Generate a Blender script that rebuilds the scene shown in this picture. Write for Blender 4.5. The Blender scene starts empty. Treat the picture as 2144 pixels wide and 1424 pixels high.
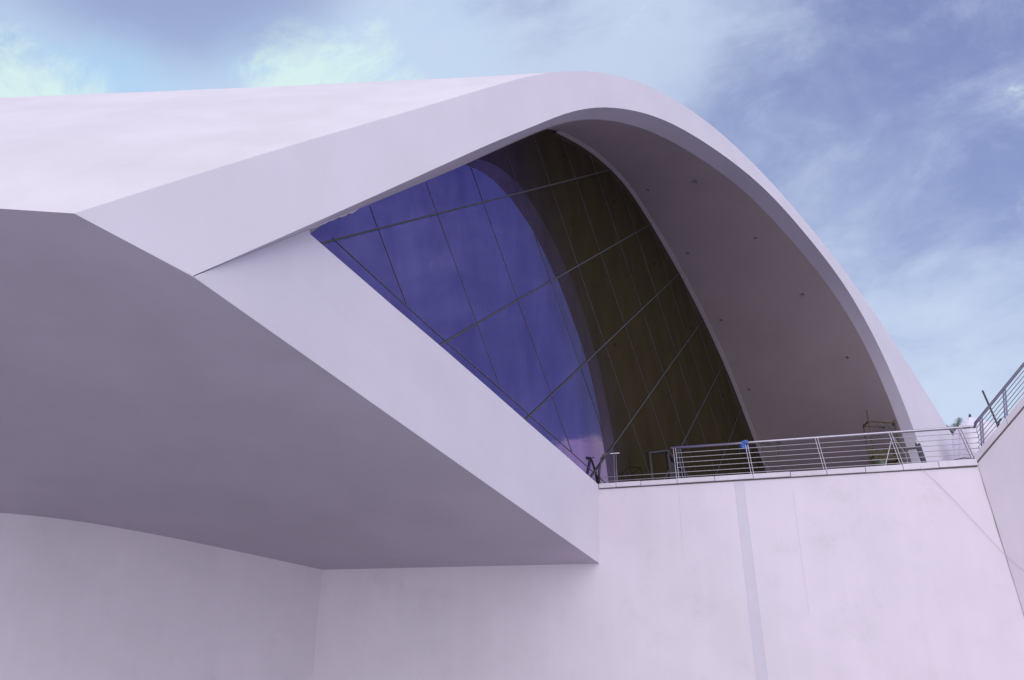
import bpy, bmesh, math, random
from mathutils import Vector, noise
random.seed(7)
S = bpy.context.scene
C = S.collection
R = math.radians

# ---------------------------------------------------------------- camera
cam = bpy.data.cameras.new('camera'); co = bpy.data.objects.new('camera', cam); C.objects.link(co)
cam.sensor_width = 36.0; cam.lens = 36.0 * 1668.0 / 2144.0
cam.clip_start = 0.1; cam.clip_end = 4000.0
co.location = (0, 0, 1.6); co.rotation_euler = (R(90 + 23.156), 0, 0)
S.camera = co

# ---------------------------------------------------------------- light
SUN_EL, SUN_AZ = 34.0, -9.0            # azimuth measured from straight behind the camera, to its right
sd = bpy.data.lights.new('sun', 'SUN'); so = bpy.data.objects.new('sun', sd); C.objects.link(so)
sd.energy = 1.35; sd.angle = R(105); sd.color = (1.0, 0.92, 0.86)
sv = Vector((math.sin(R(SUN_AZ)) * math.cos(R(SUN_EL)), -math.cos(R(SUN_AZ)) * math.cos(R(SUN_EL)), math.sin(R(SUN_EL))))
so.rotation_euler = sv.to_track_quat('Z', 'Y').to_euler()

S.view_settings.view_transform = 'Standard'; S.view_settings.look = 'None'
S.view_settings.exposure = 1.08; S.view_settings.gamma = 1.0
S.view_settings.use_curve_mapping = False
S.cycles.max_bounces = 8; S.cycles.diffuse_bounces = 4; S.cycles.glossy_bounces = 4

# ---------------------------------------------------------------- sky (the world): clear violet blue with drifting cloud
w = bpy.data.worlds.new('World'); S.world = w; w.use_nodes = True
nt = w.node_tree; N = nt.nodes; L = nt.links
for n_ in list(N): N.remove(n_)
def nd(t, **k):
    n_ = N.new(t)
    for a, b in k.items(): setattr(n_, a, b)
    return n_
def mth(op, a, b=None, clamp=False):
    m_ = nd('ShaderNodeMath', operation=op); m_.use_clamp = clamp
    for i, v in enumerate((a, b)):
        if v is None: continue
        if isinstance(v, (int, float)): m_.inputs[i].default_value = v
        else: L.new(v, m_.inputs[i])
    return m_.outputs[0]
def ramp(src, stops, ease='EASE'):
    r_ = nd('ShaderNodeValToRGB'); r_.color_ramp.interpolation = ease
    e = r_.color_ramp.elements
    while len(e) < len(stops): e.new(0.5)
    for q, (p, c) in zip(e, stops): q.position = p; q.color = (*c, 1) if len(c) == 3 else c
    L.new(src, r_.inputs[0]); return r_.outputs[0]
def mixc(f, a, b, mode='MIX'):
    m_ = nd('ShaderNodeMix', data_type='RGBA', blend_type=mode)
    for i, v in ((0, f), (6, a), (7, b)):
        if isinstance(v, (int, float)): m_.inputs[i].default_value = v
        elif isinstance(v, tuple): m_.inputs[i].default_value = (*v, 1)
        else: L.new(v, m_.inputs[i])
    return m_.outputs[2]
tc = nd('ShaderNodeTexCoord'); D = tc.outputs['Generated']
sky = nd('ShaderNodeTexSky', sky_type='NISHITA'); sky.sun_disc = False
sky.sun_elevation = R(SUN_EL); sky.sun_rotation = R(180 - SUN_AZ)
sky.air_density = 1.0; sky.dust_density = 1.0; sky.ozone_density = 3.0
sep = nd('ShaderNodeSeparateXYZ'); L.new(D, sep.inputs[0])
def fbm(scale, detail, rough, stretch=(1, 1, 1), off=(0, 0, 0), dist=0.0):
    mp = nd('ShaderNodeMapping'); mp.inputs['Scale'].default_value = stretch; mp.inputs['Location'].default_value = off
    L.new(D, mp.inputs[0])
    n_ = nd('ShaderNodeTexNoise'); n_.inputs['Scale'].default_value = scale; n_.inputs['Detail'].default_value = detail
    n_.inputs['Roughness'].default_value = rough; n_.inputs['Distortion'].default_value = dist
    L.new(mp.outputs[0], n_.inputs[0]); return n_.outputs[0]
def toward(az, el, lo, hi):
    """how close a direction is to a compass bearing: 1 at it, 0 outside"""
    v = (math.sin(R(az)) * math.cos(R(el)), math.cos(R(az)) * math.cos(R(el)), math.sin(R(el)))
    d_ = nd('ShaderNodeVectorMath', operation='DOT_PRODUCT'); L.new(D, d_.inputs[0]); d_.inputs[1].default_value = v
    m_ = nd('ShaderNodeMapRange', interpolation_type='SMOOTHSTEP'); L.new(d_.outputs['Value'], m_.inputs[0])
    m_.inputs[1].default_value = math.cos(R(lo)); m_.inputs[2].default_value = math.cos(R(hi)); return m_.outputs[0]
def scale(c, k):
    v_ = nd('ShaderNodeVectorMath', operation='SCALE'); L.new(c, v_.inputs[0]); v_.inputs['Scale'].default_value = k; return v_.outputs[0]
veil = ramp(sep.outputs[2], [(0.0, (.54, .62, .72)), (0.16, (.44, .52, .69)), (0.40, (.255, .31, .55)), (0.72, (.185, .225, .45)), (1.0, (.17, .20, .43))], 'LINEAR')
col = mixc(0.8, sky.outputs[0], scale(veil, 10.0))
# broad soft cloud, lavender grey to white
c1 = fbm(2.3, 9, .58, (1, 1, 1.9), (3.1, 1.7, .4), .35)
c3 = fbm(4.6, 10, .68, (1, 1, 1.5), (1.3, 0.2, 7.0), .5)
c2 = fbm(7.0, 8, .62, (1, 1, 2.2), (0.3, 5.2, 2.0), .6)
cl = mth('ADD', mth('MULTIPLY', c1, .75), mth('MULTIPLY', c2, .25))
low = toward(33, 12, 19, 3)                                                                     # thin bright cloud low on the right
mid = mth('ADD', toward(3, 46, 15, 3), mth('MULTIPLY', toward(-40, 26, 40, 20), .5))
clear = toward(64, 34, 34, 12)                                                                   # open violet sky to the right
dens = mth('SUBTRACT', mth('ADD', cl, mth('ADD', mth('MULTIPLY', low, .24), mth('MULTIPLY', mid, .10))), mth('MULTIPLY', clear, .13))
m1 = nd('ShaderNodeMapRange', interpolation_type='SMOOTHSTEP'); L.new(dens, m1.inputs[0]); m1.inputs[1].default_value = .36; m1.inputs[2].default_value = .78
m5 = nd('ShaderNodeMapRange', interpolation_type='SMOOTHSTEP'); L.new(mth('ADD', mth('MULTIPLY', c3, .6), mth('MULTIPLY', c2, .4)), m5.inputs[0]); m5.inputs[1].default_value = .44; m5.inputs[2].default_value = .70
col = mixc(mth('MULTIPLY', m5.outputs[0], .45), col, (4.7, 5.4, 7.2))                         # torn fibrous veil over all of it
# cyan gap under the grey deck, then the sunlit greenish white bank in it
gap = mth('ADD', toward(-26, 34, 17, 5), mth('MULTIPLY', toward(-8, 41, 8, 2), .8), True)
col = mixc(mth('MULTIPLY', gap, .85), col, (3.3, 5.6, 7.8))
col = mixc(mth('MULTIPLY', m1.outputs[0], .9), col, (5.0, 5.9, 7.4))
bank = mth('ADD', mth('ADD', toward(-39, 31.5, 9.5, 2), toward(-14.5, 37.5, 10, 3)), mth('MULTIPLY', mth('SUBTRACT', c3, .5), 3.6))
m3 = nd('ShaderNodeMapRange', interpolation_type='SMOOTHSTEP'); L.new(bank, m3.inputs[0]); m3.inputs[1].default_value = .45; m3.inputs[2].default_value = 1.15
col = mixc(mth('MULTIPLY', m3.outputs[0], .92), col, (5.8, 7.3, 7.1))
# lavender grey deck above the bank
deck = mth('ADD', toward(-33, 50, 15, 5), mth('MULTIPLY', mth('SUBTRACT', cl, .5), 1.8))
m4 = nd('ShaderNodeMapRange', interpolation_type='SMOOTHSTEP'); L.new(deck, m4.inputs[0]); m4.inputs[1].default_value = .05; m4.inputs[2].default_value = 1.1
col = mixc(mth('MULTIPLY', m4.outputs[0], .85), col, (2.3, 2.8, 4.9))
# a low pinkish cumulus far to the right, the one the glass mirrors
cu = mth('ADD', toward(54, 9.4, 12, 5), mth('MULTIPLY', mth('SUBTRACT', c2, .5), .9))
m2 = nd('ShaderNodeMapRange', interpolation_type='SMOOTHSTEP'); L.new(cu, m2.inputs[0]); m2.inputs[1].default_value = .45; m2.inputs[2].default_value = .6
col = mixc(m2.outputs[0], col, (9.0, 8.2, 8.3))
bg = nd('ShaderNodeBackground'); L.new(col, bg.inputs[0]); bg.inputs[1].default_value = 0.058
wo = nd('ShaderNodeOutputWorld'); L.new(bg.outputs[0], wo.inputs[0])

# ---------------------------------------------------------------- materials
def new_mat(name):
    global N, L
    m = bpy.data.materials.new(name); m.use_nodes = True
    N = m.node_tree.nodes; L = m.node_tree.links
    globals()['nt'] = m.node_tree
    return m, N['Principled BSDF']
def nd(t, **k):
    n_ = nt.nodes.new(t)
    for a, b in k.items(): setattr(n_, a, b)
    return n_
def obj_noise(scale_, detail, rough, stretch=(1, 1, 1), dist=0.0):
    t_ = nd('ShaderNodeTexCoord'); mp = nd('ShaderNodeMapping'); mp.inputs['Scale'].default_value = stretch
    L.new(t_.outputs['Object'], mp.inputs[0])
    n_ = nd('ShaderNodeTexNoise'); n_.inputs['Scale'].default_value = scale_; n_.inputs['Detail'].default_value = detail
    n_.inputs['Roughness'].default_value = rough; n_.inputs['Distortion'].default_value = dist
    L.new(mp.outputs[0], n_.inputs[0]); return n_.outputs[0]
def paint(name, c, var=.06, streak=.03, rough=.75, bump=.25, stain=0.0):
    """painted render: broad mottling, faint vertical run marks, fine trowelled grain"""
    m, b = new_mat(name)
    dk = tuple(x * (1 - var) for x in c); lt = tuple(min(1, x * (1 + var * .6)) for x in c)
    a = ramp(obj_noise(.35, 6, .6), [(.3, dk), (.7, lt)])
    f = ramp(obj_noise(1.3, 7, .7, (1, 1, .09)), [(.35, (1 - streak * 2,) * 3), (.65, (1, 1, 1))])
    a = mixc(1.0, a, f, 'MULTIPLY')
    if stain:
        s_ = ramp(obj_noise(.8, 9, .75), [(.52, (1, 1, 1)), (.8, (1 - stain, 1 - stain * 1.05, 1 - stain * 1.15))])
        a = mixc(1.0, a, s_, 'MULTIPLY')
    L.new(a, b.inputs['Base Color']); b.inputs['Roughness'].default_value = rough
    b.inputs['Specular IOR Level'].default_value = .3
    bp = nd('ShaderNodeBump'); bp.inputs['Strength'].default_value = bump; bp.inputs['Distance'].default_value = .02
    g = mth('ADD', obj_noise(.9, 5, .55), mth('MULTIPLY', obj_noise(26, 4, .6), .22))
    L.new(g, bp.inputs['Height']); L.new(bp.outputs[0], b.inputs['Normal'])
    return m
def plain(name, c, rough=.6, metal=0.0, var=.12, sc=5.0):
    m, b = new_mat(name)
    L.new(ramp(obj_noise(sc, 5, .6), [(.3, tuple(x * (1 - var) for x in c)), (.7, tuple(x * (1 + var) for x in c))]), b.inputs['Base Color'])
    b.inputs['Roughness'].default_value = rough; b.inputs['Metallic'].default_value = metal
    return m
def glass_mat(name):
    """coated mirror glazing: violet tinted reflection over a dark olive interior, with dried rain marks"""
    m, b = new_mat(name)
    g = nd('ShaderNodeBsdfGlossy'); g.inputs['Roughness'].default_value = .006
    d = ramp(obj_noise(.7, 7, .65, (1, 1, .35), .4), [(.3, (.148, .112, .315)), (.72, (.20, .157, .39))])
    oi = nd('ShaderNodeObjectInfo'); rr = ramp(oi.outputs['Random'], [(0, (.90, .90, .91)), (1, (1.0, 1.0, 1.0))], 'LINEAR')
    lw = nd('ShaderNodeLayerWeight'); lw.inputs['Blend'].default_value = .5
    film = ramp(lw.outputs['Facing'], [(.595, (1, 1, 1)), (.675, (.93, 1.0, .34))])      # the coating turns from violet to bronze at grazing angles
    L.new(mixc(1.0, mixc(1.0, d, rr, 'MULTIPLY'), film, 'MULTIPLY'), g.inputs['Color'])
    df = nd('ShaderNodeBsdfDiffuse'); df.inputs['Color'].default_value = (.015, .0145, .0018, 1)
    ad = nd('ShaderNodeAddShader'); L.new(g.outputs[0], ad.inputs[0]); L.new(df.outputs[0], ad.inputs[1])
    N.remove(b); L.new(ad.outputs[0], N['Material Output'].inputs['Surface'])
    return m
WHITE = (.71, .655, .745)
M = {}
M['shell'] = paint('shell_paint', WHITE, .035, .006, .7, .15)
M['roof'] = paint('roof_paint', (.64, .60, .655), .06, .008, .75, .2, .05)
M['silicone'] = plain('violet_grey_silicone', (.085, .07, .11), .7)
M['wall'] = paint('wall_paint', (.705, .645, .74), .05, .014, .8, .3, .10)
M['cope'] = paint('coping_paint', (.69, .64, .73), .10, .05, .8, .4, .25)
M['band'] = paint('blue_grey_paint', (.62, .575, .685), .03, .02, .7, .15)
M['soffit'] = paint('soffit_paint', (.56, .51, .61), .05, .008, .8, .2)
M['crack'] = plain('joint_filler', (.55, .495, .565), .9)
M['dirt_shade'] = plain('dirt_and_shade_line', (.13, .11, .11), .95)  # dirt of the corner seam, and the painted shadow line below the copings
M['glass'] = glass_mat('mirror_glass')
M['mullion'] = plain('mullion_metal', (.06, .053, .065), .6, 0)
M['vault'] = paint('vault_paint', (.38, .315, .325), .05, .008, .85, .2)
M['frame'] = paint('rim_paint', (.43, .37, .41), .04, .01, .8, .2)
M['hatch'] = plain('dark_hatch_panel', (.012, .011, .008), .7)
M['steel'] = plain('brushed_steel', (.42, .39, .46), .32, .9, .06, 12)
M['cable'] = plain('steel_wire', (.40, .375, .43), .35, .8, .05, 12)
M['dark'] = plain('dark_metal', (.05, .045, .06), .5, .3)
M['olive'] = plain('rusty_olive_metal', (.085, .07, .04), .8)
M['net'] = plain('debris_netting', (.085, .07, .035), .95, 0, .35, 9)
M['green'] = plain('green_plastic', (.10, .13, .10), .6)
M['brown'] = plain('rusty_rod', (.10, .06, .08), .7)
M['blue'] = plain('blue_cloth', (.08, .17, .52), .9, 0, .3, 30)
M['black'] = plain('black_rubber', (.03, .028, .035), .7)
M['canvas'] = plain('white_canvas', (.68, .64, .74), .9, 0, .06, 2)
M['bluew'] = plain('pale_blue_plastic', (.42, .43, .56), .7)
M['leaf'] = plain('palm_leaf', (.05, .07, .035), .6, 0, .3, 3)
M['trunk'] = plain('palm_bark', (.14, .11, .08), .9)
M['floor'] = plain('terrace_paving', (.34, .32, .34), .85, 0, .15, 2)
M['ground'] = plain('plaza_paving', (.45, .43, .44), .85, 0, .12, .8)
M['lens'] = plain('downlight_lens', (.15, .125, .13), .5)

# ---------------------------------------------------------------- building blocks
def link(name, bm, mat, parent=None, smooth=False):
    me = bpy.data.meshes.new(name); bmesh.ops.recalc_face_normals(bm, faces=bm.faces[:]) if not smooth == 'keep' else None
    bm.to_mesh(me); bm.free()
    if smooth:
        for p in me.polygons: p.use_smooth = True
    me.materials.append(M[mat])
    o = bpy.data.objects.new(name, me); C.objects.link(o)
    if parent is not None: o.parent = parent; o.matrix_parent_inverse = parent.matrix_world.inverted() if False else o.matrix_parent_inverse
    return o
def tag(o, label=None, cat=None, group=None, kind=None):
    for k, v in (('label', label), ('category', cat), ('group', group), ('kind', kind)):
        if v: o[k] = v
    return o
def thing(name, label, cat, group=None):
    o = bpy.data.objects.new(name, None); C.objects.link(o); o.empty_display_size = .2
    return tag(o, label, cat, group)
def V(*a): return Vector(a)
def grid(bm, rows, close=False):
    vs = [[bm.verts.new(p) for p in r] for r in rows]
    n = len(vs)
    for i in range(n if close else n - 1):
        a, b = vs[i], vs[(i + 1) % n]
        for j in range(len(a) - 1):
            try: bm.faces.new((a[j], a[j + 1], b[j + 1], b[j]))
            except ValueError: pass
    return vs
def tube(bm, pts, r, k=8, caps=True):
    pts = [Vector(p) for p in pts]; rings = []; up = None
    for i, p in enumerate(pts):
        a = pts[max(0, i - 1)]; b = pts[min(len(pts) - 1, i + 1)]; t = (b - a).normalized()
        if up is None: up = Vector((0, 0, 1)) if abs(t.z) < .9 else Vector((1, 0, 0))
        x = t.cross(up).normalized(); y = x.cross(t).normalized(); up = y
        rr = r[i] if isinstance(r, (list, tuple)) else r
        rings.append([bm.verts.new(p + (x * math.cos(q) + y * math.sin(q)) * rr) for q in [2 * math.pi * j / k for j in range(k)]])
    for a, b in zip(rings, rings[1:]):
        for j in range(k): bm.faces.new((a[j], a[(j + 1) % k], b[(j + 1) % k], b[j]))
    if caps: bm.faces.new(rings[0][::-1]); bm.faces.new(rings[-1])
def bar(bm, a, b, wx, wy, side):
    """rectangular bar from a to b, wx wide along side and wy across"""
    a, b = Vector(a), Vector(b); t = (b - a).normalized(); s = Vector(side); s = (s - t * s.dot(t)).normalized(); q = t.cross(s)
    v = [bm.verts.new(p + s * (i * wx / 2) + q * (j * wy / 2)) for p in (a, b) for i, j in ((-1, -1), (1, -1), (1, 1), (-1, 1))]
    for f in ((0, 1, 2, 3), (7, 6, 5, 4), (0, 4, 5, 1), (1, 5, 6, 2), (2, 6, 7, 3), (3, 7, 4, 0)): bm.faces.new([v[i] for i in f])
def prism(bm, poly, off):
    """closed solid: polygon and its copy moved by off"""
    a = [bm.verts.new(p) for p in poly]; o2 = off if callable(off) else (lambda p: Vector(p) + Vector(off))
    b = [bm.verts.new(o2(p)) for p in poly]
    bm.faces.new(a); bm.faces.new(b[::-1])
    for i in range(len(a)): bm.faces.new((a[i], b[i], b[(i + 1) % len(a)], a[(i + 1) % len(a)]))
def one(name, fn, mat, parent=None, smooth=False):
    bm = bmesh.new(); fn(bm); return link(name, bm, mat, parent, smooth)
def bevel(o, wd, seg=2):
    m = o.modifiers.new('bevel', 'BEVEL'); m.width = wd; m.segments = seg; m.limit_method = 'ANGLE'; m.angle_limit = R(40)
def arclen(X):
    l = [0.0]
    for a, b in zip(X, X[1:]): l.append(l[-1] + (b - a).length)
    return l
def at_len(X, l, s):
    if s <= 0: return X[0].copy()
    for i in range(len(X) - 1):
        if s <= l[i + 1]:
            f_ = (s - l[i]) / max(1e-9, l[i + 1] - l[i]); return X[i].lerp(X[i + 1], f_)
    return X[-1].copy()

# ---------------------------------------------------------------- surveyed curves of the hall, in metres
ARCH_OUTER = [(-6.587,10.268,8.062), (-6.167,10.779,8.687), (-5.747,11.290,9.311), (-5.325,11.803,9.933), (-4.901,12.317,10.553), (-4.475,12.833,11.169), (-4.047,13.350,11.783), (-3.618,13.869,12.394), (-3.188,14.389,13.005), (-2.758,14.908,13.616), (-2.329,15.427,14.228), (-1.902,15.945,14.842), (-1.475,16.462,15.457), (-1.048,16.978,16.072), (-0.620,17.496,16.686), (-0.190,18.016,17.296), (0.244,18.539,17.900), (0.685,19.069,18.493), (1.138,19.608,19.068), (1.604,20.160,19.619), (2.084,20.725,20.144), (2.579,21.301,20.643), (3.086,21.889,21.115), (3.608,22.488,21.554), (4.144,23.099,21.957), (4.696,23.722,22.319), (5.261,24.355,22.641), (5.838,24.997,22.922), (6.426,25.646,23.162), (7.023,26.300,23.360), (7.628,26.959,23.517), (8.239,27.620,23.634), (8.856,28.282,23.711), (9.476,28.944,23.748), (10.098,29.605,23.748), (10.723,30.264,23.712), (11.348,30.920,23.644), (11.972,31.573,23.546), (12.596,32.222,23.418), (13.218,32.866,23.263), (13.838,33.506,23.083), (14.456,34.141,22.881), (15.073,34.773,22.661), (15.687,35.400,22.424), (16.299,36.023,22.170), (16.908,36.642,21.898), (17.513,37.254,21.607), (18.114,37.860,21.293), (18.710,38.457,20.955), (19.300,39.046,20.593), (19.884,39.626,20.207), (20.462,40.198,19.801), (21.036,40.763,19.378), (21.606,41.323,18.943), (22.172,41.878,18.497), (22.735,42.428,18.040), (23.293,42.972,17.572), (23.848,43.512,17.095), (24.400,44.047,16.609), (24.950,44.580,16.117), (25.499,45.112,15.625), (26.048,45.644,15.132), (26.598,46.176,14.638), (27.145,46.706,14.142), (27.691,47.233,13.640), (28.234,47.757,13.131), (28.774,48.277,12.617), (29.314,48.796,12.100), (29.853,49.315,11.582), (30.392,49.834,11.065), (30.932,50.354,10.549), (31.472,50.873,10.032)]
ARCH_INNER = [(-5.250,11.654,7.740), (-4.906,12.072,8.244), (-4.561,12.490,8.748), (-4.217,12.908,9.253), (-3.874,13.325,9.758), (-3.531,13.741,10.265), (-3.188,14.157,10.772), (-2.846,14.573,11.279), (-2.505,14.988,11.788), (-2.163,15.403,12.296), (-1.823,15.817,12.806), (-1.482,16.232,13.315), (-1.141,16.646,13.824), (-0.799,17.062,14.331), (-0.454,17.481,14.835), (-0.107,17.901,15.335), (0.242,18.323,15.833), (0.591,18.745,16.330), (0.940,19.166,16.829), (1.289,19.589,17.325), (1.645,20.016,17.812), (2.010,20.453,18.283), (2.388,20.901,18.732), (2.780,21.361,19.157), (3.185,21.832,19.555), (3.603,22.314,19.928), (4.031,22.805,20.278), (4.468,23.303,20.604), (4.914,23.808,20.907), (5.370,24.320,21.181), (5.835,24.839,21.425), (6.309,25.364,21.638), (6.790,25.893,21.823), (7.276,26.426,21.983), (7.767,26.962,22.122), (8.261,27.498,22.241), (8.758,28.037,22.343), (9.257,28.575,22.429), (9.758,29.115,22.499), (10.261,29.654,22.548), (10.766,30.192,22.574), (11.273,30.730,22.571), (11.780,31.265,22.535), (12.288,31.796,22.465), (12.794,32.323,22.362), (13.300,32.846,22.230), (13.803,33.364,22.075), (14.305,33.879,21.900), (14.805,34.390,21.709), (15.302,34.896,21.503), (15.796,35.398,21.278), (16.285,35.891,21.027), (16.765,36.371,20.741), (17.233,36.833,20.411), (17.683,37.272,20.031), (18.114,37.685,19.602), (18.524,38.071,19.129), (18.912,38.429,18.616), (19.277,38.760,18.068), (19.616,39.060,17.488), (19.926,39.326,16.877), (20.206,39.556,16.237), (20.453,39.750,15.571), (20.672,39.912,14.886), (20.867,40.046,14.187), (21.041,40.157,13.478), (21.192,40.244,12.762), (21.317,40.301,12.037), (21.413,40.327,11.307), (21.481,40.323,10.573), (21.528,40.297,9.836), (21.563,40.258,9.098)]
REVEAL_INNER = [(-5.253,11.657,7.740), (-4.984,12.146,8.237), (-4.720,12.640,8.733), (-4.460,13.136,9.229), (-4.202,13.634,9.727), (-3.944,14.130,10.225), (-3.687,14.626,10.723), (-3.430,15.122,11.223), (-3.173,15.617,11.723), (-2.916,16.112,12.223), (-2.660,16.606,12.724), (-2.403,17.100,13.225), (-2.147,17.595,13.725), (-1.881,18.084,14.224), (-1.576,18.540,14.724), (-1.206,18.938,15.227), (-0.786,19.292,15.732), (-0.357,19.638,16.238), (0.064,19.992,16.742), (0.485,20.351,17.242), (0.913,20.715,17.732), (1.342,21.094,18.207), (1.768,21.498,18.659), (2.192,21.927,19.086), (2.617,22.379,19.486), (3.042,22.852,19.861), (3.472,23.340,20.211), (3.910,23.837,20.537), (4.357,24.341,20.838), (4.814,24.852,21.111), (5.280,25.369,21.355), (5.754,25.893,21.569), (6.235,26.421,21.756), (6.721,26.952,21.918), (7.212,27.486,22.058), (7.707,28.022,22.178), (8.205,28.559,22.281), (8.705,29.097,22.367), (9.207,29.635,22.435), (9.710,30.173,22.483), (10.216,30.711,22.506), (10.723,31.247,22.501), (11.231,31.780,22.464), (11.739,32.311,22.395), (12.246,32.837,22.294), (12.752,33.359,22.165), (13.256,33.877,22.012), (13.759,34.390,21.838), (14.262,34.898,21.648), (14.765,35.398,21.441), (15.267,35.889,21.214), (15.765,36.370,20.959), (16.253,36.838,20.670), (16.729,37.288,20.338), (17.189,37.715,19.960), (17.631,38.117,19.534), (18.052,38.492,19.064), (18.448,38.841,18.554), (18.818,39.165,18.009), (19.157,39.461,17.429), (19.467,39.727,16.819), (19.745,39.957,16.181), (19.994,40.153,15.518), (20.214,40.318,14.836), (20.410,40.454,14.139), (20.583,40.566,13.431), (20.732,40.651,12.714), (20.855,40.708,11.991), (20.951,40.735,11.261), (21.022,40.735,10.528), (21.073,40.714,9.792), (21.114,40.681,9.054)]
GLASS_EDGE = [(-5.235,11.646,7.741), (-5.003,12.092,8.187), (-4.772,12.538,8.632), (-4.540,12.984,9.077), (-4.308,13.430,9.523), (-4.077,13.875,9.969), (-3.846,14.320,10.416), (-3.615,14.765,10.863), (-3.384,15.209,11.311), (-3.154,15.653,11.759), (-2.924,16.096,12.208), (-2.694,16.539,12.657), (-2.464,16.982,13.106), (-2.234,17.426,13.555), (-2.004,17.870,14.002), (-1.774,18.313,14.451), (-1.546,18.754,14.903), (-1.318,19.194,15.357), (-1.091,19.633,15.812), (-0.864,20.072,16.266), (-0.637,20.511,16.721), (-0.410,20.950,17.175), (-0.182,21.390,17.629), (0.046,21.830,18.082), (0.274,22.271,18.533), (0.502,22.711,18.987), (0.726,23.146,19.447), (0.950,23.580,19.908), (1.177,24.019,20.362), (1.417,24.478,20.789), (1.700,24.997,21.099), (2.004,25.544,21.342), (2.305,26.088,21.596), (2.608,26.634,21.843), (2.915,27.185,22.074), (3.226,27.742,22.282), (3.543,28.305,22.465), (3.864,28.873,22.624), (4.189,29.445,22.762), (4.516,30.019,22.879), (4.847,30.596,22.971), (5.182,31.175,23.026), (5.520,31.755,23.031), (5.859,32.332,22.983), (6.199,32.904,22.888), (6.537,33.470,22.762), (6.874,34.032,22.617), (7.211,34.593,22.464), (7.547,35.152,22.304), (7.883,35.709,22.137), (8.218,36.264,21.961), (8.551,36.815,21.771), (8.883,37.361,21.567), (9.213,37.904,21.348), (9.542,38.441,21.117), (9.869,38.975,20.873), (10.194,39.505,20.619), (10.517,40.030,20.352), (10.838,40.549,20.073), (11.156,41.062,19.779), (11.471,41.568,19.470), (11.782,42.067,19.145), (12.090,42.557,18.805), (12.393,43.038,18.448), (12.691,43.507,18.070), (12.982,43.961,17.671), (13.264,44.400,17.248), (13.541,44.826,16.809), (13.814,45.246,16.361), (14.088,45.666,15.915), (14.364,46.090,15.473), (14.640,46.516,15.034), (14.917,46.943,14.595), (15.194,47.370,14.158), (15.474,47.803,13.728), (15.759,48.246,13.311), (16.049,48.700,12.911), (16.344,49.163,12.524), (16.642,49.633,12.148), (16.941,50.104,11.774), (17.240,50.575,11.401), (17.538,51.046,11.025), (17.836,51.515,10.649), (18.134,51.984,10.272), (18.432,52.454,9.895), (18.730,52.924,9.520), (19.028,53.395,9.146), (19.327,53.867,8.774), (19.627,54.339,8.401), (19.926,54.811,8.029)]
DOWNLIGHTS = [((3.635,26.784,21.877),(0.084,0.411,-0.908)), ((6.380,31.561,22.768),(-0.317,0.039,-0.948)), ((9.049,35.951,21.843),(-0.221,-0.212,-0.952)), ((11.608,40.205,20.006),(-0.246,-0.373,-0.894)), ((13.843,43.934,17.264),(-0.398,-0.522,-0.754)), ((8.342,30.409,22.406),(0.080,0.052,-0.995)), ((12.135,34.488,21.888),(-0.002,-0.239,-0.971)), ((15.335,37.729,20.370),(-0.122,-0.427,-0.896)), ((18.185,40.094,17.733),(-0.509,-0.544,-0.667))]
def vec(X): return [Vector(p) for p in X]
ARCH_OUTER, ARCH_INNER, REVEAL_INNER, GLASS_EDGE = map(vec, (ARCH_OUTER, ARCH_INNER, REVEAL_INNER, GLASS_EDGE))
NP = Vector((0.862476, -0.503096, 0.055037))       # outward normal of the glazing and of the lower beam
NQ = Vector((0.726058, -0.683976, 0.070827))       # outward normal of the arch's front face
EA = Vector((0.503860, 0.863785, 0.0)); EB = NP.cross(EA); EB = EB if EB.z > 0 else -EB
A_ = Vector((-4.056, 13.900, 9.865)); B_ = Vector((2.794, 25.372, 7.392))
C_ = Vector((-5.238, 11.636, 7.704)); T_ = Vector((2.70, 25.39, 4.937)); W0 = Vector((-6.433, 27.915, 5.062))
F0 = Vector((-6.589, 10.265, 8.043)); E0 = Vector((-20.04, 10.06, 8.935)); TW = Vector((2.60, 25.60, 4.90))
WD = Vector((0.96404, -0.26576, 0)); NW = Vector((-0.26576, -0.96404, 0)); BW = Vector((2.794, 25.372, 0))   # terrace wall: direction, outward normal, foot
def wp(u, z, out=0.0): return BW + WD * u + Vector((0, 0, z)) + NW * out
NS_ = (C_ - T_).cross(W0 - T_).normalized()
def soffit_z(p): return T_.z - (NS_.x * (p.x - T_.x) + NS_.y * (p.y - T_.y)) / NS_.z
def gp(a, b, out=0.0): return A_ + EA * a + EB * b + NP * out

# ================================================================ THE SETTING
def ground_fn(bm):
    q = [bm.verts.new(p) for p in ((-900, -900, 0), (900, -900, 0), (900, 900, 0), (-900, 900, 0))]; bm.faces.new(q)
tag(one('ground', ground_fn, 'ground'), 'pale paved plaza below the hall', kind='structure')
KC = Vector((13.373, 22.456, 0)); SDIR = Vector((0.48382, -0.87517, 0)); NSIDE = Vector((0.85867, 0.51068, 0.0435)); RISE = 0.724   # the side wall carries a stair: its top climbs
def sp_(v, z, back=0.0, rise=True):
    """point over the side wall: v metres from the corner, height z above the line of its climbing top, moved back from its face"""
    if rise and z > 3: z += RISE * v
    p = Vector((KC.x, KC.y, 7.392)) + SDIR * v
    p += Vector((NSIDE.x, NSIDE.y, 0)).normalized() * (back - (z - 7.392 - RISE * v) * NSIDE.z / math.hypot(NSIDE.x, NSIDE.y))
    p.z = z; return p
def floor_fn(bm):
    pl = [wp(.12, 7.2, -.2), wp(11.1, 7.2, -.2), V(46, 13.6, 7.2), V(46, 62, 7.2), V(24.5, 62, 7.2)]
    prism(bm, pl, (0, 0, -.4))
tag(one('terrace_floor', floor_fn, 'floor'), 'paved raised terrace behind the railing', kind='structure')

# ================================================================ THE CONCERT HALL
hall = thing('concert_hall', 'white curved concert hall with a leaning arch over violet mirror glazing', 'building')
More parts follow.
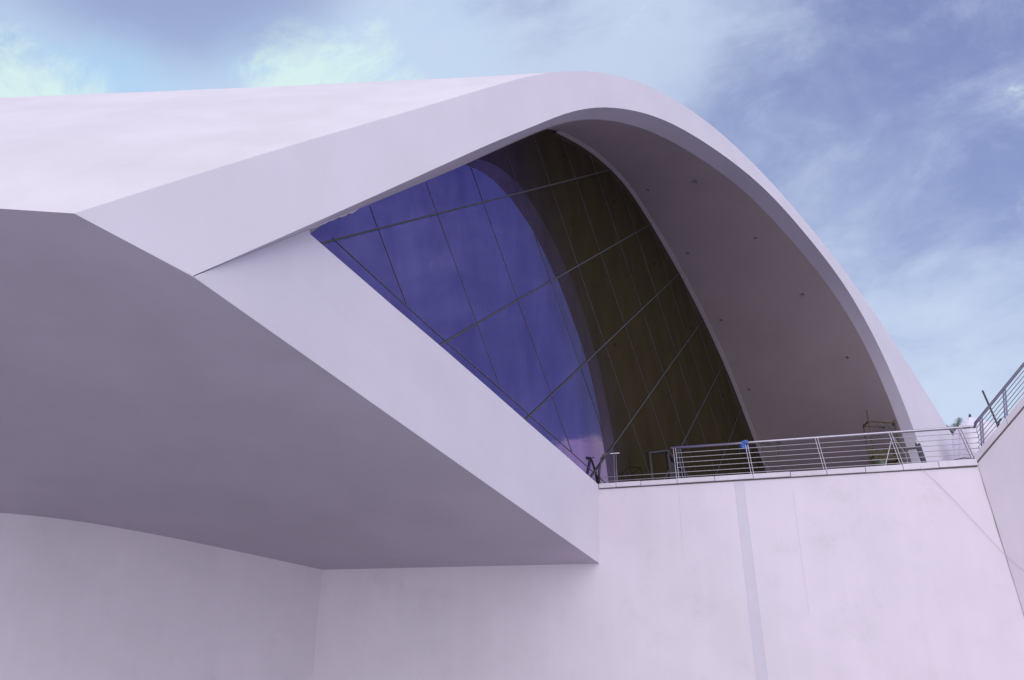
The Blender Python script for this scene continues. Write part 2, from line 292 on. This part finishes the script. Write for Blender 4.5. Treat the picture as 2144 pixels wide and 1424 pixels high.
# arch band: front face between outer and inner curve, reveal underneath, back
n = len(ARCH_OUTER)
def arch_fn(bm):
    rows = []
    for i in range(n):
        O_, I_, J_ = ARCH_OUTER[i], ARCH_INNER[i], REVEAL_INNER[i]
        wv = max(.35, (I_ - J_).length)
        rows.append([O_, O_.lerp(I_, .02), O_.lerp(I_, .98), I_])
    grid(bm, rows)
    grid(bm, [[O_, O_ - NQ * .7, O_ - NQ * .7 + (I_ - O_) * .6] for O_, I_ in zip(ARCH_OUTER, ARCH_INNER)])
def sharp(o, ang=35):
    for p in o.data.polygons: p.use_smooth = True
    o.data.set_sharp_from_angle(angle=R(ang))
arch = one('arch_band', arch_fn, 'shell', hall); sharp(arch)
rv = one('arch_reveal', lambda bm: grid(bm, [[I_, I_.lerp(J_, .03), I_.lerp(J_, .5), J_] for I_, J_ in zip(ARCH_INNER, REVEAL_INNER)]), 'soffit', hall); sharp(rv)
# vault soffit between the reveal and the glazing
lG, lJ = arclen(GLASS_EDGE), arclen(REVEAL_INNER); i0 = 15
g0 = lG[min(range(len(GLASS_EDGE)), key=lambda k: (GLASS_EDGE[k] - REVEAL_INNER[i0]).length)]
rows = []
for i in range(n):
    if i <= i0: s = lG[min(range(len(GLASS_EDGE)), key=lambda k: (GLASS_EDGE[k] - REVEAL_INNER[i]).length)]
    else: s = g0 + (lJ[i] - lJ[i0]) / (lJ[-1] - lJ[i0]) * (lG[-1] - g0)
    e = at_len(GLASS_EDGE, lG, s) - NP * .10
    j = REVEAL_INNER[i]
    rows.append([j.lerp(e, q / 10) for q in range(11)])
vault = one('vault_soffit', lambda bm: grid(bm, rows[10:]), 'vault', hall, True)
# downlights let into the soffit
for p, nn in DOWNLIGHTS:
    p, nn = Vector(p), Vector(nn)
    dl = one('downlight', lambda bm: tube(bm, [p - nn * .06, p + nn * .012], .075, 14), 'lens', vault, False)
    one('trim_ring', lambda bm: grid(bm, [[p + nn * h + (nn.orthogonal().normalized() * math.cos(q) + nn.cross(nn.orthogonal().normalized()) * math.sin(q)) * rr_ for h, rr_ in ((0, .115), (.022, .105), (.022, .08), (0, .078))] for q in [2 * math.pi * k / 18 for k in range(19)]]), 'vault', dl, True)
# roof shell: from the arch's outer edge away to the left, then falling behind the ridge
ir = 16
PR = ARCH_OUTER[ir]; RL = PR + (Vector((-15.265, 19.0, 17.579)) - PR) * 2.0
def roof_fn(bm):
    rr = []
    for i in range(n):
        o = ARCH_OUTER[i] - NQ * .03
        if i <= ir:
            f = i / ir; f = (ARCH_OUTER[i] - ARCH_OUTER[0]).dot(PR - ARCH_OUTER[0]) / (PR - ARCH_OUTER[0]).length_squared
            bulge = ARCH_OUTER[i] - ARCH_OUTER[0].lerp(PR, f)
            e = E0.lerp(RL, f) + bulge
        else:
            f = (i - ir) / (n - 1 - ir); k = min(1.0, f * 2.2); k = k * k * (3 - 2 * k)
            e = RL.lerp(o - Vector((NQ.x, NQ.y, 0)) * 30 + V(0, 0, 1.0), k)
        rr.append([o.lerp(e, (q / 16)) for q in range(17)])
    grid(bm, rr)
one('roof_shell', roof_fn, 'roof', hall, True)
# ragged bead of sealant where the arch meets the top corner of the glazing
def seal_fn(bm):
    P = [p + NP * .012 for p in GLASS_EDGE if -.25 < (p - A_).dot(EA) < 1.5]
    Q = []
    for p, q in zip(P, P[1:]):
        for k in range(5): Q.append(p.lerp(q, k / 5))
    tube(bm, Q, [.012 + .06 * abs(noise.noise(Vector((k * .37, 1, 3)))) for k in range(len(Q))], 7)
one('sealant_bead', seal_fn, 'cope', hall, True)
# lower beam, its face in the plane of the glazing
iA = max(i for i in range(len(GLASS_EDGE)) if (GLASS_EDGE[i] - A_).dot(EA) < -.02)
top = [gp(a, b) for a, b in ((0, 0), (2.63, -.482), (4.7, -.835), (6.8, -1.225), (8.83, -1.615), (11.55, -2.125))]
def beam_fn(bm):
    pl = [C_] + [GLASS_EDGE[i].copy() for i in range(1, iA + 1, 2)] + top + [B_, T_]
    def inner(p):
        q = Vector(p) - NP * .45
        if (Vector(p) - C_).length < 1e-4 or (Vector(p) - T_).length < 1e-4: q.z = soffit_z(q) + .02
        return q
    prism(bm, pl, inner)
beam = one('lower_beam', beam_fn, 'shell', hall); bevel(beam, .012)
LW = vec([(-6.433,27.915,5.062), (-8.860,26.454,5.451), (-10.166,25.711,5.653), (-11.430,25.048,5.839), (-13.314,24.281,6.080), (-15.346,23.980,6.251), (-18.325,24.077,6.413), (-23.353,24.816,6.591)])
def soff_fn(bm):
    front = [E0, ARCH_OUTER[0], ARCH_INNER[0], C_, T_, TW]
    back = [LW[7] - V(0, -.3, 0), LW[0] + V(.1, .35, 0), wp(-.1, 0, -.3)]
    pl = [Vector(p) for p in front + back[::-1]]
    for p in pl[6:] + pl[4:6]: p.z = soffit_z(p)
    bm.faces.new([bm.verts.new(p) for p in pl])
    bmesh.ops.triangulate(bm, faces=bm.faces[:])
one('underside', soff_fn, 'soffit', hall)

# glazing: grid turned 36 degrees in its plane, panes cut to the arch outline
gl = thing('tmp', None, None); bpy.data.objects.remove(gl)
outline = []
for p in GLASS_EDGE:
    a, b = (p - A_).dot(EA), (p - A_).dot(EB)
    if a > .02 and b > -2.9: outline.append((a, b))
outline = [(0, 0)] + outline + [(outline[-1][0] + .1, -2.9), (13.5, -2.72)] + [(11.55, -2.125), (8.83, -1.615), (6.8, -1.225), (4.7, -.835), (2.63, -.482)]
strip = [(-.3, .47), (.687, .277), (2.622, -.129), (4.903, -.568), (7.392, -1.004), (9.139, -1.348), (11.609, -1.809), (14.082, -2.285), (16.5, -2.76), (18, -3.05)]
TH = R(36.0); U2 = (math.cos(TH), math.sin(TH)); V2 = (math.sin(TH), -math.cos(TH))
def lo(x): return gp(x[0], x[1], x[2])
MU = [2.5 + 2.93 * k for k in range(-1, 13)]; TV = [0.23 + 3.07 * k for k in range(-3, 10)]
def strip_b(a):
    for (a0, b0), (a1, b1) in zip(strip, strip[1:]):
        if a0 <= a <= a1: return b0 + (b1 - b0) * (a - a0) / (a1 - a0)
    return -9
def build_cell(u0, u1, v0, v1, above):
    bm = bmesh.new()
    pl = outline
    f = bm.faces.new([bm.verts.new((a, b, 0)) for a, b in pl])
    bmesh.ops.triangulate(bm, faces=[f])
    def cut(pt, no):
        bmesh.ops.bisect_plane(bm, geom=bm.verts[:] + bm.edges[:] + bm.faces[:], plane_co=pt, plane_no=no, clear_outer=True)
    for (u, s) in ((u0, -1), (u1, 1)): cut((U2[0] * u, U2[1] * u, 0), (U2[0] * s, U2[1] * s, 0))
    for (v, s) in ((v0, -1), (v1, 1)): cut((V2[0] * v, V2[1] * v, 0), (V2[0] * s, V2[1] * s, 0))
    if not bm.faces: bm.free(); return None
    return bm
def cut_strip(bm, keep_above):
    # the base rail is close to a straight line
    (a0, b0), (a1, b1) = (0.687, 0.262), (14.082, -2.29)
    no = Vector((-(b1 - b0), a1 - a0, 0)).normalized()
    bmesh.ops.bisect_plane(bm, geom=bm.verts[:] + bm.edges[:] + bm.faces[:], plane_co=(a0, b0, 0), plane_no=no if not keep_above else -no, clear_outer=True)
    return bool(bm.faces)
def area(bm): return sum(f.calc_area() for f in bm.faces)
for iu in range(len(MU) - 1):
    for iv in range(len(TV) - 1):
        for above in (True, False):
            bm = build_cell(MU[iu], MU[iu + 1], TV[iv], TV[iv + 1], above)
            if bm is None: continue
            if not cut_strip(bm, above) or area(bm) < .02: bm.free(); continue
            bmesh.ops.dissolve_limit(bm, angle_limit=.01, verts=bm.verts[:], edges=bm.edges[:])
            cx_ = sum((v.co for v in bm.verts), Vector()) / len(bm.verts)
            t1, t2 = random.gauss(0, .0014), random.gauss(0, .0014)
            for v in bm.verts:
                d_ = v.co - cx_; v.co = lo((v.co.x, v.co.y, -.05 + d_.x * t1 + d_.y * t2))
            bmesh.ops.triangulate(bm, faces=bm.faces[:])
            fs = bm.faces[:]
            for f in fs:
                f.normal_update()
                if f.normal.dot(NP) < 0: f.normal_flip()
            link('pane', bm, 'glass', hall, 'keep')
# clip the grid lines to the outline
def inside(a, b):
    c_ = False
    for (x0, y0), (x1, y1) in zip(outline, outline[1:] + outline[:1]):
        if (y0 > b) != (y1 > b) and a < (x1 - x0) * (b - y0) / (y1 - y0) + x0: c_ = not c_
    return c_
def spans(pt, dr, lo_, hi_, test):
    out = []; st = None; k = int((hi_ - lo_) / .04)
    for i in range(k + 1):
        s = lo_ + .04 * i; ok = test(pt[0] + dr[0] * s, pt[1] + dr[1] * s)
        if ok and st is None: st = s
        if not ok and st is not None: out.append((st, s)); st = None
    if st is not None: out.append((st, hi_))
    return [x for x in out if x[1] - x[0] > .3]
for u in MU:
    for s0, s1 in spans((U2[0] * u, U2[1] * u), V2, -10, 45, lambda a, b: inside(a, b) and b > strip_b(a)):
        p, q = (gp(U2[0] * u + V2[0] * s, U2[1] * u + V2[1] * s, -.045) for s in (s0, s1))
        one('mullion', lambda bm: bar(bm, p, q, .022, .008, EA), 'silicone', hall)
for v in TV:
    for s0, s1 in spans((V2[0] * v, V2[1] * v), U2, -10, 60, inside):
        p, q = (gp(U2[0] * s + V2[0] * v, U2[1] * s + V2[1] * v, -.03) for s in (s0, s1))
        one('transom', lambda bm: bar(bm, p, q, .045, .03, EB), 'mullion', hall)
def base_fn(bm):
    pts = [gp(a, b, -.044) for a, b in strip[1:]]
    for p, q in zip(pts, pts[1:]): bar(bm, p, q, .028, .010, EB)
one('base_rail', base_fn, 'silicone', hall)
ge = [p for p in GLASS_EDGE if (p - A_).dot(EA) > 12.2]
def gf(bm):
    rr = []
    for i, p in enumerate(ge):
        t = (ge[min(i + 1, len(ge) - 1)] - ge[max(0, i - 1)]).normalized(); inn = NP.cross(t).normalized()
        if inn.z > 0: inn = -inn
        rr.append([p - NP * .02 - inn * .01, p + NP * .15 - inn * .01, p + NP * .15 + inn * .09, p - NP * .055 + inn * .09])
    grid(bm, rr)
fr = one('glass_frame', gf, 'frame', hall); sharp(fr)

# ================================================================ WALLS
tw = thing('terrace_wall', 'tall white painted wall below the railing and beside the beam tip', 'wall')
def wall_fn(bm):
    z1 = 7.26
    prism(bm, [wp(-.5, 0), wp(11.75, 0), wp(11.09, z1), wp(-.5, z1)], NW * -.4)
one('wall', wall_fn, 'wall', tw)
def wall2(bm):
    prism(bm, [wp(-9.57, 0), wp(-.5, 0), wp(-.5, 5.1), wp(-9.57, 5.6)], NW * -.4)
one('wall_under_hall', wall2, 'wall', tw)
jt = [.0, .553, 1.341, 2.475, 3.626, 4.769, 5.858, 6.896, 7.978, 9.004, 9.96, 10.98]
for k, (a, b) in enumerate(zip(jt, jt[1:])):
    dz = random.uniform(-.008, .008); do = random.uniform(-.006, .01)
    top_ = 7.425 + max(0, (a - 6)) * .010
    o = one('coping_slab', lambda bm: prism(bm, [wp(a + .006, 7.275 + dz, .05 + do), wp(b - .006, 7.275 + dz + .004, .05 + do), wp(b - .006, top_ + dz, .05 + do), wp(a + .006, top_ + dz, .05 + do)], NW * -.5), 'cope', tw)
    bevel(o, .012)
one('coping_shade_line', lambda bm: prism(bm, [wp(.01, 7.24, .012), wp(10.96, 7.24, .012), wp(10.96, 7.30, .012), wp(.01, 7.30, .012)], NW * -.2), 'dirt_shade', tw)  # dark strip painting in the shadow line under the coping slabs
one('painted_band', lambda bm: prism(bm, [wp(4.20, 0, .006), wp(4.53, 0, .006), wp(4.49, 7.24, .006), wp(4.19, 7.24, .006)], NW * -.02), 'band', tw)
def hair(bm, pts, wd_):
    for (u0, z0), (u1, z1) in zip(pts, pts[1:]): bar(bm, wp(u0, z0, .001), wp(u1, z1, .001), wd_, .008, WD)
one('hairline_joint', lambda bm: hair(bm, [(2.498, 7.24), (2.485, 6.2), (2.47, 5.1)], .007), 'crack', tw)
one('hairline_joint', lambda bm: hair(bm, [(5.859, 6.82), (5.85, 5.0), (5.84, 3.3)], .006), 'crack', tw)

sw = thing('side_wall', 'white wall turning the corner at the far right, its coping climbing steeply', 'wall')
def swf(bm):
    pl = [sp_(.002, 0), sp_(7, 0), sp_(7, 7.36), sp_(.002, 7.36)]
    prism(bm, pl, Vector((NSIDE.x, NSIDE.y, 0)).normalized() * .4)
one('wall', swf, 'wall', sw)
e = [-.02, 1.12, 2.26, 3.4, 4.54, 5.7, 7]
for a, b in zip(e, e[1:]):
    o = one('coping_slab', lambda bm: prism(bm, [sp_(a + .005, 7.385, -.04), sp_(b - .005, 7.385, -.04), sp_(b - .005, 7.60, -.035), sp_(a + .005, 7.60, -.035)], Vector((NSIDE.x, NSIDE.y, 0)).normalized() * .5), 'cope', sw); bevel(o, .012)
one('coping_shade_line', lambda bm: prism(bm, [sp_(0, 7.34, -.010), sp_(7, 7.34, -.010), sp_(7, 7.40, -.010), sp_(0, 7.40, -.010)], Vector((NSIDE.x, NSIDE.y, 0)).normalized() * .2), 'dirt_shade', sw)  # shadow line beneath the climbing coping, put in as a dark strip
def seam(bm):
    pts = [V(13.373, 22.456, 7.36).lerp(V(13.822, 22.331, .05), k / 20) + V(-.004, -.012, 0) + V(.004 * math.sin(k * 2.1), 0, 0) for k in range(21)]
    tube(bm, pts, [.003 + .008 * abs(noise.noise(Vector((k * .7, 2, 5)))) for k in range(21)], 5)
one('corner_seam', seam, 'dirt_shade', sw)

rw = thing('recess_wall', 'shaded white wall curving back under the hall at the lower left', 'wall')
def rwf(bm):
    f_ = []
    for i in range(len(LW) - 1):
        for q in range(6): f_.append(LW[i].lerp(LW[i + 1], q / 6))
    f_.append(LW[-1])
    # round the kinks
    for _ in range(12):
        f_ = [f_[0]] + [(f_[i - 1] + f_[i] * 2 + f_[i + 1]) / 4 for i in range(1, len(f_) - 1)] + [f_[-1]]
    grid(bm, [[V(p.x, p.y, z) if z >= 0 else V(p.x, p.y, soffit_z(p) + .05) for z in (0, 2, 4, -1)] for p in f_])
one('wall', rwf, 'wall', rw, True)

# ================================================================ RAILING
rl = thing('railing', 'steel cable railing with leaning twin bar posts along the terrace edge', 'railing')
def fb(u, f): return wp(u - .06 * f, 7.44 + 1.12 * f, -.05 - .5 * f)       # along the front, f = 0 foot .. 1 top
def sb(v, f): return sp_(v + .07 * f, 7.60 + .88 * f, .10 + .20 * f)
fposts = [2.50, 4.76, 6.87, 9.0, 10.93]; sposts = [.22, 1.06, 1.90, 2.74, 3.58, 4.42, 5.26]
for u in [.55] + fposts:
    f1 = 1.0 if u > 1 else .96
    wide = .030 if u < 10 else .034
    def pf(bm):
        for s in (-.036, .036): bar(bm, fb(u + s, -.02), fb(u + s, f1), .013, .055, WD)
    one('post', pf, 'steel', rl)
one('post_cap', lambda bm: bar(bm, fb(.40, .97), fb(.70, .97), .05, .03, NW), 'steel', rl)
for v in sposts:
    def pf(bm):
        for s in (-.036, .036): bar(bm, sb(v + s, -.02), sb(v + s, 1), .013, .06, SDIR)
    one('post', pf, 'steel', rl)
corner = [fb(11.2, 1.02), fb(11.36, 1.02) + V(0, 0, -.01), sb(.02, 1.03), sb(.12, 1.03)]
one('handrail', lambda bm: tube(bm, [fb(2.38, 1.02), fb(6, 1.02), fb(10, 1.02)] + corner + [sb(1, 1.03), sb(3, 1.03), sb(6.2, 1.03)], .042, 10), 'steel', rl, True)
for f in (.06, .20, .36, .52, .68, .84):
    def cf(bm):
        tube(bm, ([] if f > .25 else [fb(.0, f)]) + [fb(u, f) for u in fposts] + [fb(11.33, f), sb(.06, f)] + [sb(v, f) for v in sposts] + [sb(6.2, f)], .0105, 6)
    one('cable', cf, 'cable', rl)
# dark slack strap at the corner post
one('strap', lambda bm: tube(bm, [fb(9.95, .0), fb(10.4, .05), fb(10.7, .10), fb(10.95, .06)], .018, 6), 'dark', rl)

# ================================================================ SMALL THINGS ON AND BEHIND THE RAILING
def rag(bm):
    for (du, dz, rx, rz, s_) in ((0, .02, .10, .075, 0), (-.05, -.10, .075, .10, 7), (.045, -.16, .045, .10, 13), (-.11, -.05, .05, .06, 21)):
        g = bmesh.ops.create_icosphere(bm, subdivisions=3, radius=1.0)['verts']
        for v in g:
            q = 1 + .9 * noise.noise(v.co * 1.6 + V(s_, 0, 2)) + .5 * noise.noise(v.co * 3.7 + V(1, s_, 0))
            v.co = fb(4.72, 1.0) + WD * (du + v.co.x * rx * q) + V(0, v.co.y * .07 * q, dz + v.co.z * rz * q)
tag(one('rag', rag, 'blue', None, True), 'crumpled blue cloth tied to the handrail', 'cloth')
def coil(bm):
    p0 = fb(5.42, 1.0)
    P = []
    for k in range(60):
        t = k / 59 * 4.4 * math.pi; P.append(p0 + WD * (.24 * math.sin(t) + .18 * math.sin(t * .37) + .05) + V(0, 0, .06 * math.cos(t * 1.1) - .05))
    tube(bm, P, .011, 6)
    tube(bm, [p0 + WD * -.18, p0 + WD * -.22 + V(0, 0, -.4), p0 + WD * -.1 + V(0, .02, -.62), p0 + WD * -.24 + V(0, .1, -1.0)], .011, 6)
    tube(bm, [p0 + WD * .25, p0 + WD * .30 + V(0, 0, -.35), p0 + WD * .2 + V(0, .02, -.55)], .010, 6)
tag(one('cable_coil', coil, 'black'), 'thin black flex looped over the handrail and hanging down', 'flex')
def wire(bm):
    P = [(9.46, 7.44, .03), (9.47, 7.30, .062), (9.80, 6.88, .03), (10.19, 6.29, .05), (10.75, 5.38, .045), (11.0, 4.98, .03)]
    tube(bm, [wp(*p) for p in P] + [sp_(.2, 4.68, -.02, False), sp_(.51, 4.31, -.015, False), sp_(1.0, 3.8, -.015, False)], .0055, 5)
tag(one('hanging_wire', wire, 'crack'), 'thin pale wire slanting down the wall from under the railing', 'wire')
def rod(bm): tube(bm, [sp_(.32, 7.62, .75) + V(0, 0, 0), sp_(-.35, 9.85, .95)], .026, 8)
pole = tag(one('iron_rod', lambda bm: tube(bm, [V(14.65, 23.02, 7.3), V(14.59, 23.0, 8.65), V(14.37, 22.98, 9.75)], .028, 8), 'brown'), 'thin brown rod leaning up behind the side railing', 'rod')
def hook(bm): tube(bm, [sp_(.70, 7.60, .25), sp_(.70, 7.76, .25), sp_(.77, 7.86, .25), sp_(.86, 7.86, .25)], .03, 6)
tag(one('hook', hook, 'dark'), 'small dark bent hook at the foot of the side railing', 'hook')
# bent dark lamp arm where beam, glass and terrace meet
la = thing('lamp_arm', 'dark bent metal arm at the tip of the beam', 'lamp')
lb = V(2.80, 25.45, 7.42)
one('arm', lambda bm: tube(bm, [lb, lb + V(.03, 0, .45), lb + V(.12, -.02, .86), lb + V(.20, -.02, .95)], [.042, .038, .032, .028], 8), 'dark', la, True)
one('head', lambda bm: bar(bm, lb + V(.16, -.02, .93), lb + V(.36, -.04, 1.02), .09, .05, (0, 0, 1)), 'dark', la)
# tall framed doorway let into the foot of the glazing, propped with a slanting stay
for nm, p, q, wd_ in (('door_jamb', (20.78, .435), (20.72, -2.6), .09), ('door_jamb', (18.55, -.19), (18.45, -2.6), .06), ('door_head', (18.5, -.2), (20.8, .43), .06), ('door_stay', (20.9, .40), (24.6, -.62), .09), ('door_stay', (20.9, .40), (25.9, -2.6), .05)):
    one(nm, lambda bm: bar(bm, gp(*p, .0), gp(*q, .0), wd_, .07, EB if nm != 'door_jamb' else EA), 'mullion', hall)
one('door_opening', lambda bm: prism(bm, [gp(20.86, -2.6, -.02), gp(24.6, -2.6, -.02), gp(22.6, -.35, -.02), gp(20.86, .12, -.02)], NP * -.02), 'black', hall)
# second thin mast by the first railing post
one_m = tag(one('twin_mast', lambda bm: (tube(bm, [fb(2.72, -.02) + V(0, .25, 0), fb(2.66, 1.08) + V(0, .25, 0)], .012, 6), tube(bm, [fb(2.80, -.02) + V(0, .25, 0), fb(2.74, 1.05) + V(0, .25, 0)], .012, 6)), 'steel'), 'pair of thin steel rods just inside the first tall railing post', 'rod')

# scaffold tower inside the right foot of the arch
sc = thing('scaffold_tower', 'olive scaffold tower with netting inside the right foot of the arch', 'scaffold')
sx, sy = 18.75, 40.2
U = [(sx, sy), (sx + 1.5, sy + .3), (sx + .1, sy + .9), (sx + 1.6, sy + 1.1)]
for k, (x, y) in enumerate(U):
    hh = 14.75 if k == 0 else 14.3
    one('upright', lambda bm: tube(bm, [V(x, y, 7.2), V(x, y, hh)], .035, 6), 'olive', sc)
for z in (10.3, 12.3, 14.15):
    for (a, b) in ((0, 1), (2, 3), (0, 2), (1, 3)):
        one('ledger', lambda bm: tube(bm, [V(*U[a], z), V(*U[b], z)], .04, 6), 'olive', sc)
one('brace', lambda bm: tube(bm, [V(sx, sy, 13.5), V(sx + .6, sy + .12, 14.1)], .022, 6), 'olive', sc)
one('brace', lambda bm: tube(bm, [V(sx + 1.5, sy + .3, 13.6), V(sx + .9, sy + .18, 14.1)], .022, 6), 'olive', sc)
one('brace', lambda bm: tube(bm, [V(sx, sy, 10.3), V(sx + 1.5, sy + .3, 12.3)], .025, 6), 'olive', sc)
def net_fn(bm):
    rr = []
    for i in range(13):
        x = sx + .2 + 1.75 * i / 12; rr.append([V(x, sy + 1.15 + .04 * math.sin(i * 2.3 + z), z + (.12 * math.sin(i * 1.1) if z > 12 else 0)) for z in (10.0, 10.8, 11.6, 12.4, 12.95)])
    grid(bm, rr)
one('netting', net_fn, 'net', sc, True)
one('platform', lambda bm: prism(bm, [V(sx - .1, sy - .1, 10.3), V(sx + 1.75, sy + .2, 10.3), V(sx + 1.75, sy + 1.1, 10.3), V(sx - .1, sy + 1.0, 10.3)], (0, 0, .05)), 'olive', sc)
def drum(x, y, z, h, r, name, mat, label, cat):
    o = thing(name, label, cat)
    def f(bm):
        tube(bm, [V(x, y, z + h * q) for q in (0, .02, .33, .35, .37, .64, .66, .68, .98, 1)], [r * .94, r, r, r * 1.06, r, r, r * 1.06, r, r, r * .94], 18)
    one('body', f, mat, o, False); one('lid', lambda bm: tube(bm, [V(x, y, z + h), V(x, y, z + h + .05)], r * .85, 18), mat, o)
drum(sx + .5, sy + .5, 10.35, 1.75, .27, 'drum', 'green', 'tall dull green drum on the scaffold platform under the netting', 'drum')
drum(sx + 1.55, sy + .62, 10.35, 1.45, .24, 'drum', 'green', 'shorter dull green drum at the scaffold corner beside the arch reveal', 'drum')
# folding trestle of thin pale bars behind the rail
tr = thing('trestle', 'thin pale metal trestle with crossed legs behind the railing', 'trestle')
ta = V(13.80, 28.0, 9.86)
for d_ in ((.38, 0, -.75), (-.50, 0, -1.35)):
    def lf(bm): tube(bm, [ta + V(-.02, 0, -.2) if d_[0] < 0 else ta + V(-.05, 0, .06), ta + V(*d_)], .018, 6)
    one('leg', lf, 'cable', tr)
one('leg', lambda bm: tube(bm, [ta + V(.38, 0, -.75), ta + V(.6, .4, -2.78)], .018, 6), 'cable', tr)
one('leg', lambda bm: tube(bm, [ta + V(-.50, 0, -1.35), ta + V(-.95, .2, -2.78)], .018, 6), 'cable', tr)
# dark barrier post with a side arm
bp_ = thing('barrier_post', 'dark metal post with a side arm in front of the white arch foot', 'post')
one('post', lambda bm: (bar(bm, V(14.44, 27, 7.2), V(14.16, 27, 9.22), .16, .06, (1, 0, 0)), ), 'dark', bp_)
one('finial', lambda bm: tube(bm, [V(14.16, 27, 9.2), V(14.12, 27, 9.34)], [.05, .035], 8), 'steel', bp_)
one('arm', lambda bm: bar(bm, V(14.2, 27, 9.08), V(13.66, 27, 9.01), .05, .08, (0, 1, 0)), 'dark', bp_)
# pale draped form behind the corner
def drape(bm):
    cx, cy_, z0 = 25.05, 42.0, 7.2
    rr = []
    prof = [(0, 1.75), (.25, 1.62), (.5, 1.5), (.70, 1.32), (.80, 1.22), (.86, 1.16), (.905, 1.05), (.94, .84), (.965, .52), (.985, .22), (1.0, .06)]
    for k in range(61):
        t = 2 * math.pi * k / 60; row = []
        for h, r in prof:
            fold = 1 + .09 * math.sin(5 * t + 2 * h) + .07 * abs(math.sin(4 * t + 1)) + .22 * noise.noise(V(math.cos(t) * 1.7, math.sin(t) * 1.7, h * 3.5))
            ex = 1.35 if math.cos(t) > 0 else .72
            row.append(V(cx + .16 * h + r * fold * math.cos(t) * ex, cy_ + r * fold * math.sin(t) * .8, z0 + 7.75 * h + .5 * noise.noise(V(math.cos(t) * 2, math.sin(t) * 2, h * 4)) * (1 - h)))
        rr.append(row)
    rr[-1] = rr[0]
    grid(bm, rr); bmesh.ops.remove_doubles(bm, verts=bm.verts[:], dist=.001)
dc = thing('draped_form', 'tall pale folded canvas form with a small dark tip behind the railing corner', 'canvas')
one('cover', drape, 'canvas', dc, True)
one('tip', lambda bm: tube(bm, [V(25.21, 42, 14.9), V(25.24, 42, 15.1)], [.08, .06], 8), 'dark', dc)
# palm beyond the terrace
pm = thing('palm_tree', 'dark green palm crown showing between the arch foot and the pale canvas', 'palm')
pc = V(40.35, 70, 21.9)
one('trunk', lambda bm: tube(bm, [V(40.9, 70, 0), V(40.75, 70, 11), pc + V(0, 0, -.1)], [.34, .24, .20], 10), 'trunk', pm, True)
for k in range(26):
    az = k * 2.39996; el = R(75 - 100 * (k / 25)); ln = 2.2 + .5 * random.random()
    def frond(bm):
        P = []
        for i in range(9):
            t = i / 8; r_ = ln * t
            P.append(pc + V(math.cos(az) * math.cos(el) * r_, math.sin(az) * math.cos(el) * r_, math.sin(el) * r_ - .55 * t * t * ln * .6))
        tube(bm, P, [.03 - .0025 * i for i in range(9)], 5)
        sd_ = V(-math.sin(az), math.cos(az), 0)
        for i in range(1, 9):
            for h in (0, .5):
                p = P[i - 1].lerp(P[i], h); q = (P[i] - P[i - 1]).normalized()
                l_ = .62 * math.sin(math.pi * min(1, (i + h) / 9.5)) + .12
                for s in (-1, 1):
                    e_ = p + sd_ * s * l_ * .8 + q * l_ * .55 + V(0, 0, -.25 * l_)
                    a = [bm.verts.new(x) for x in (p - q * .035, p + q * .035, e_)]; bm.faces.new(a)
    one('frond', frond, 'leaf', pm)
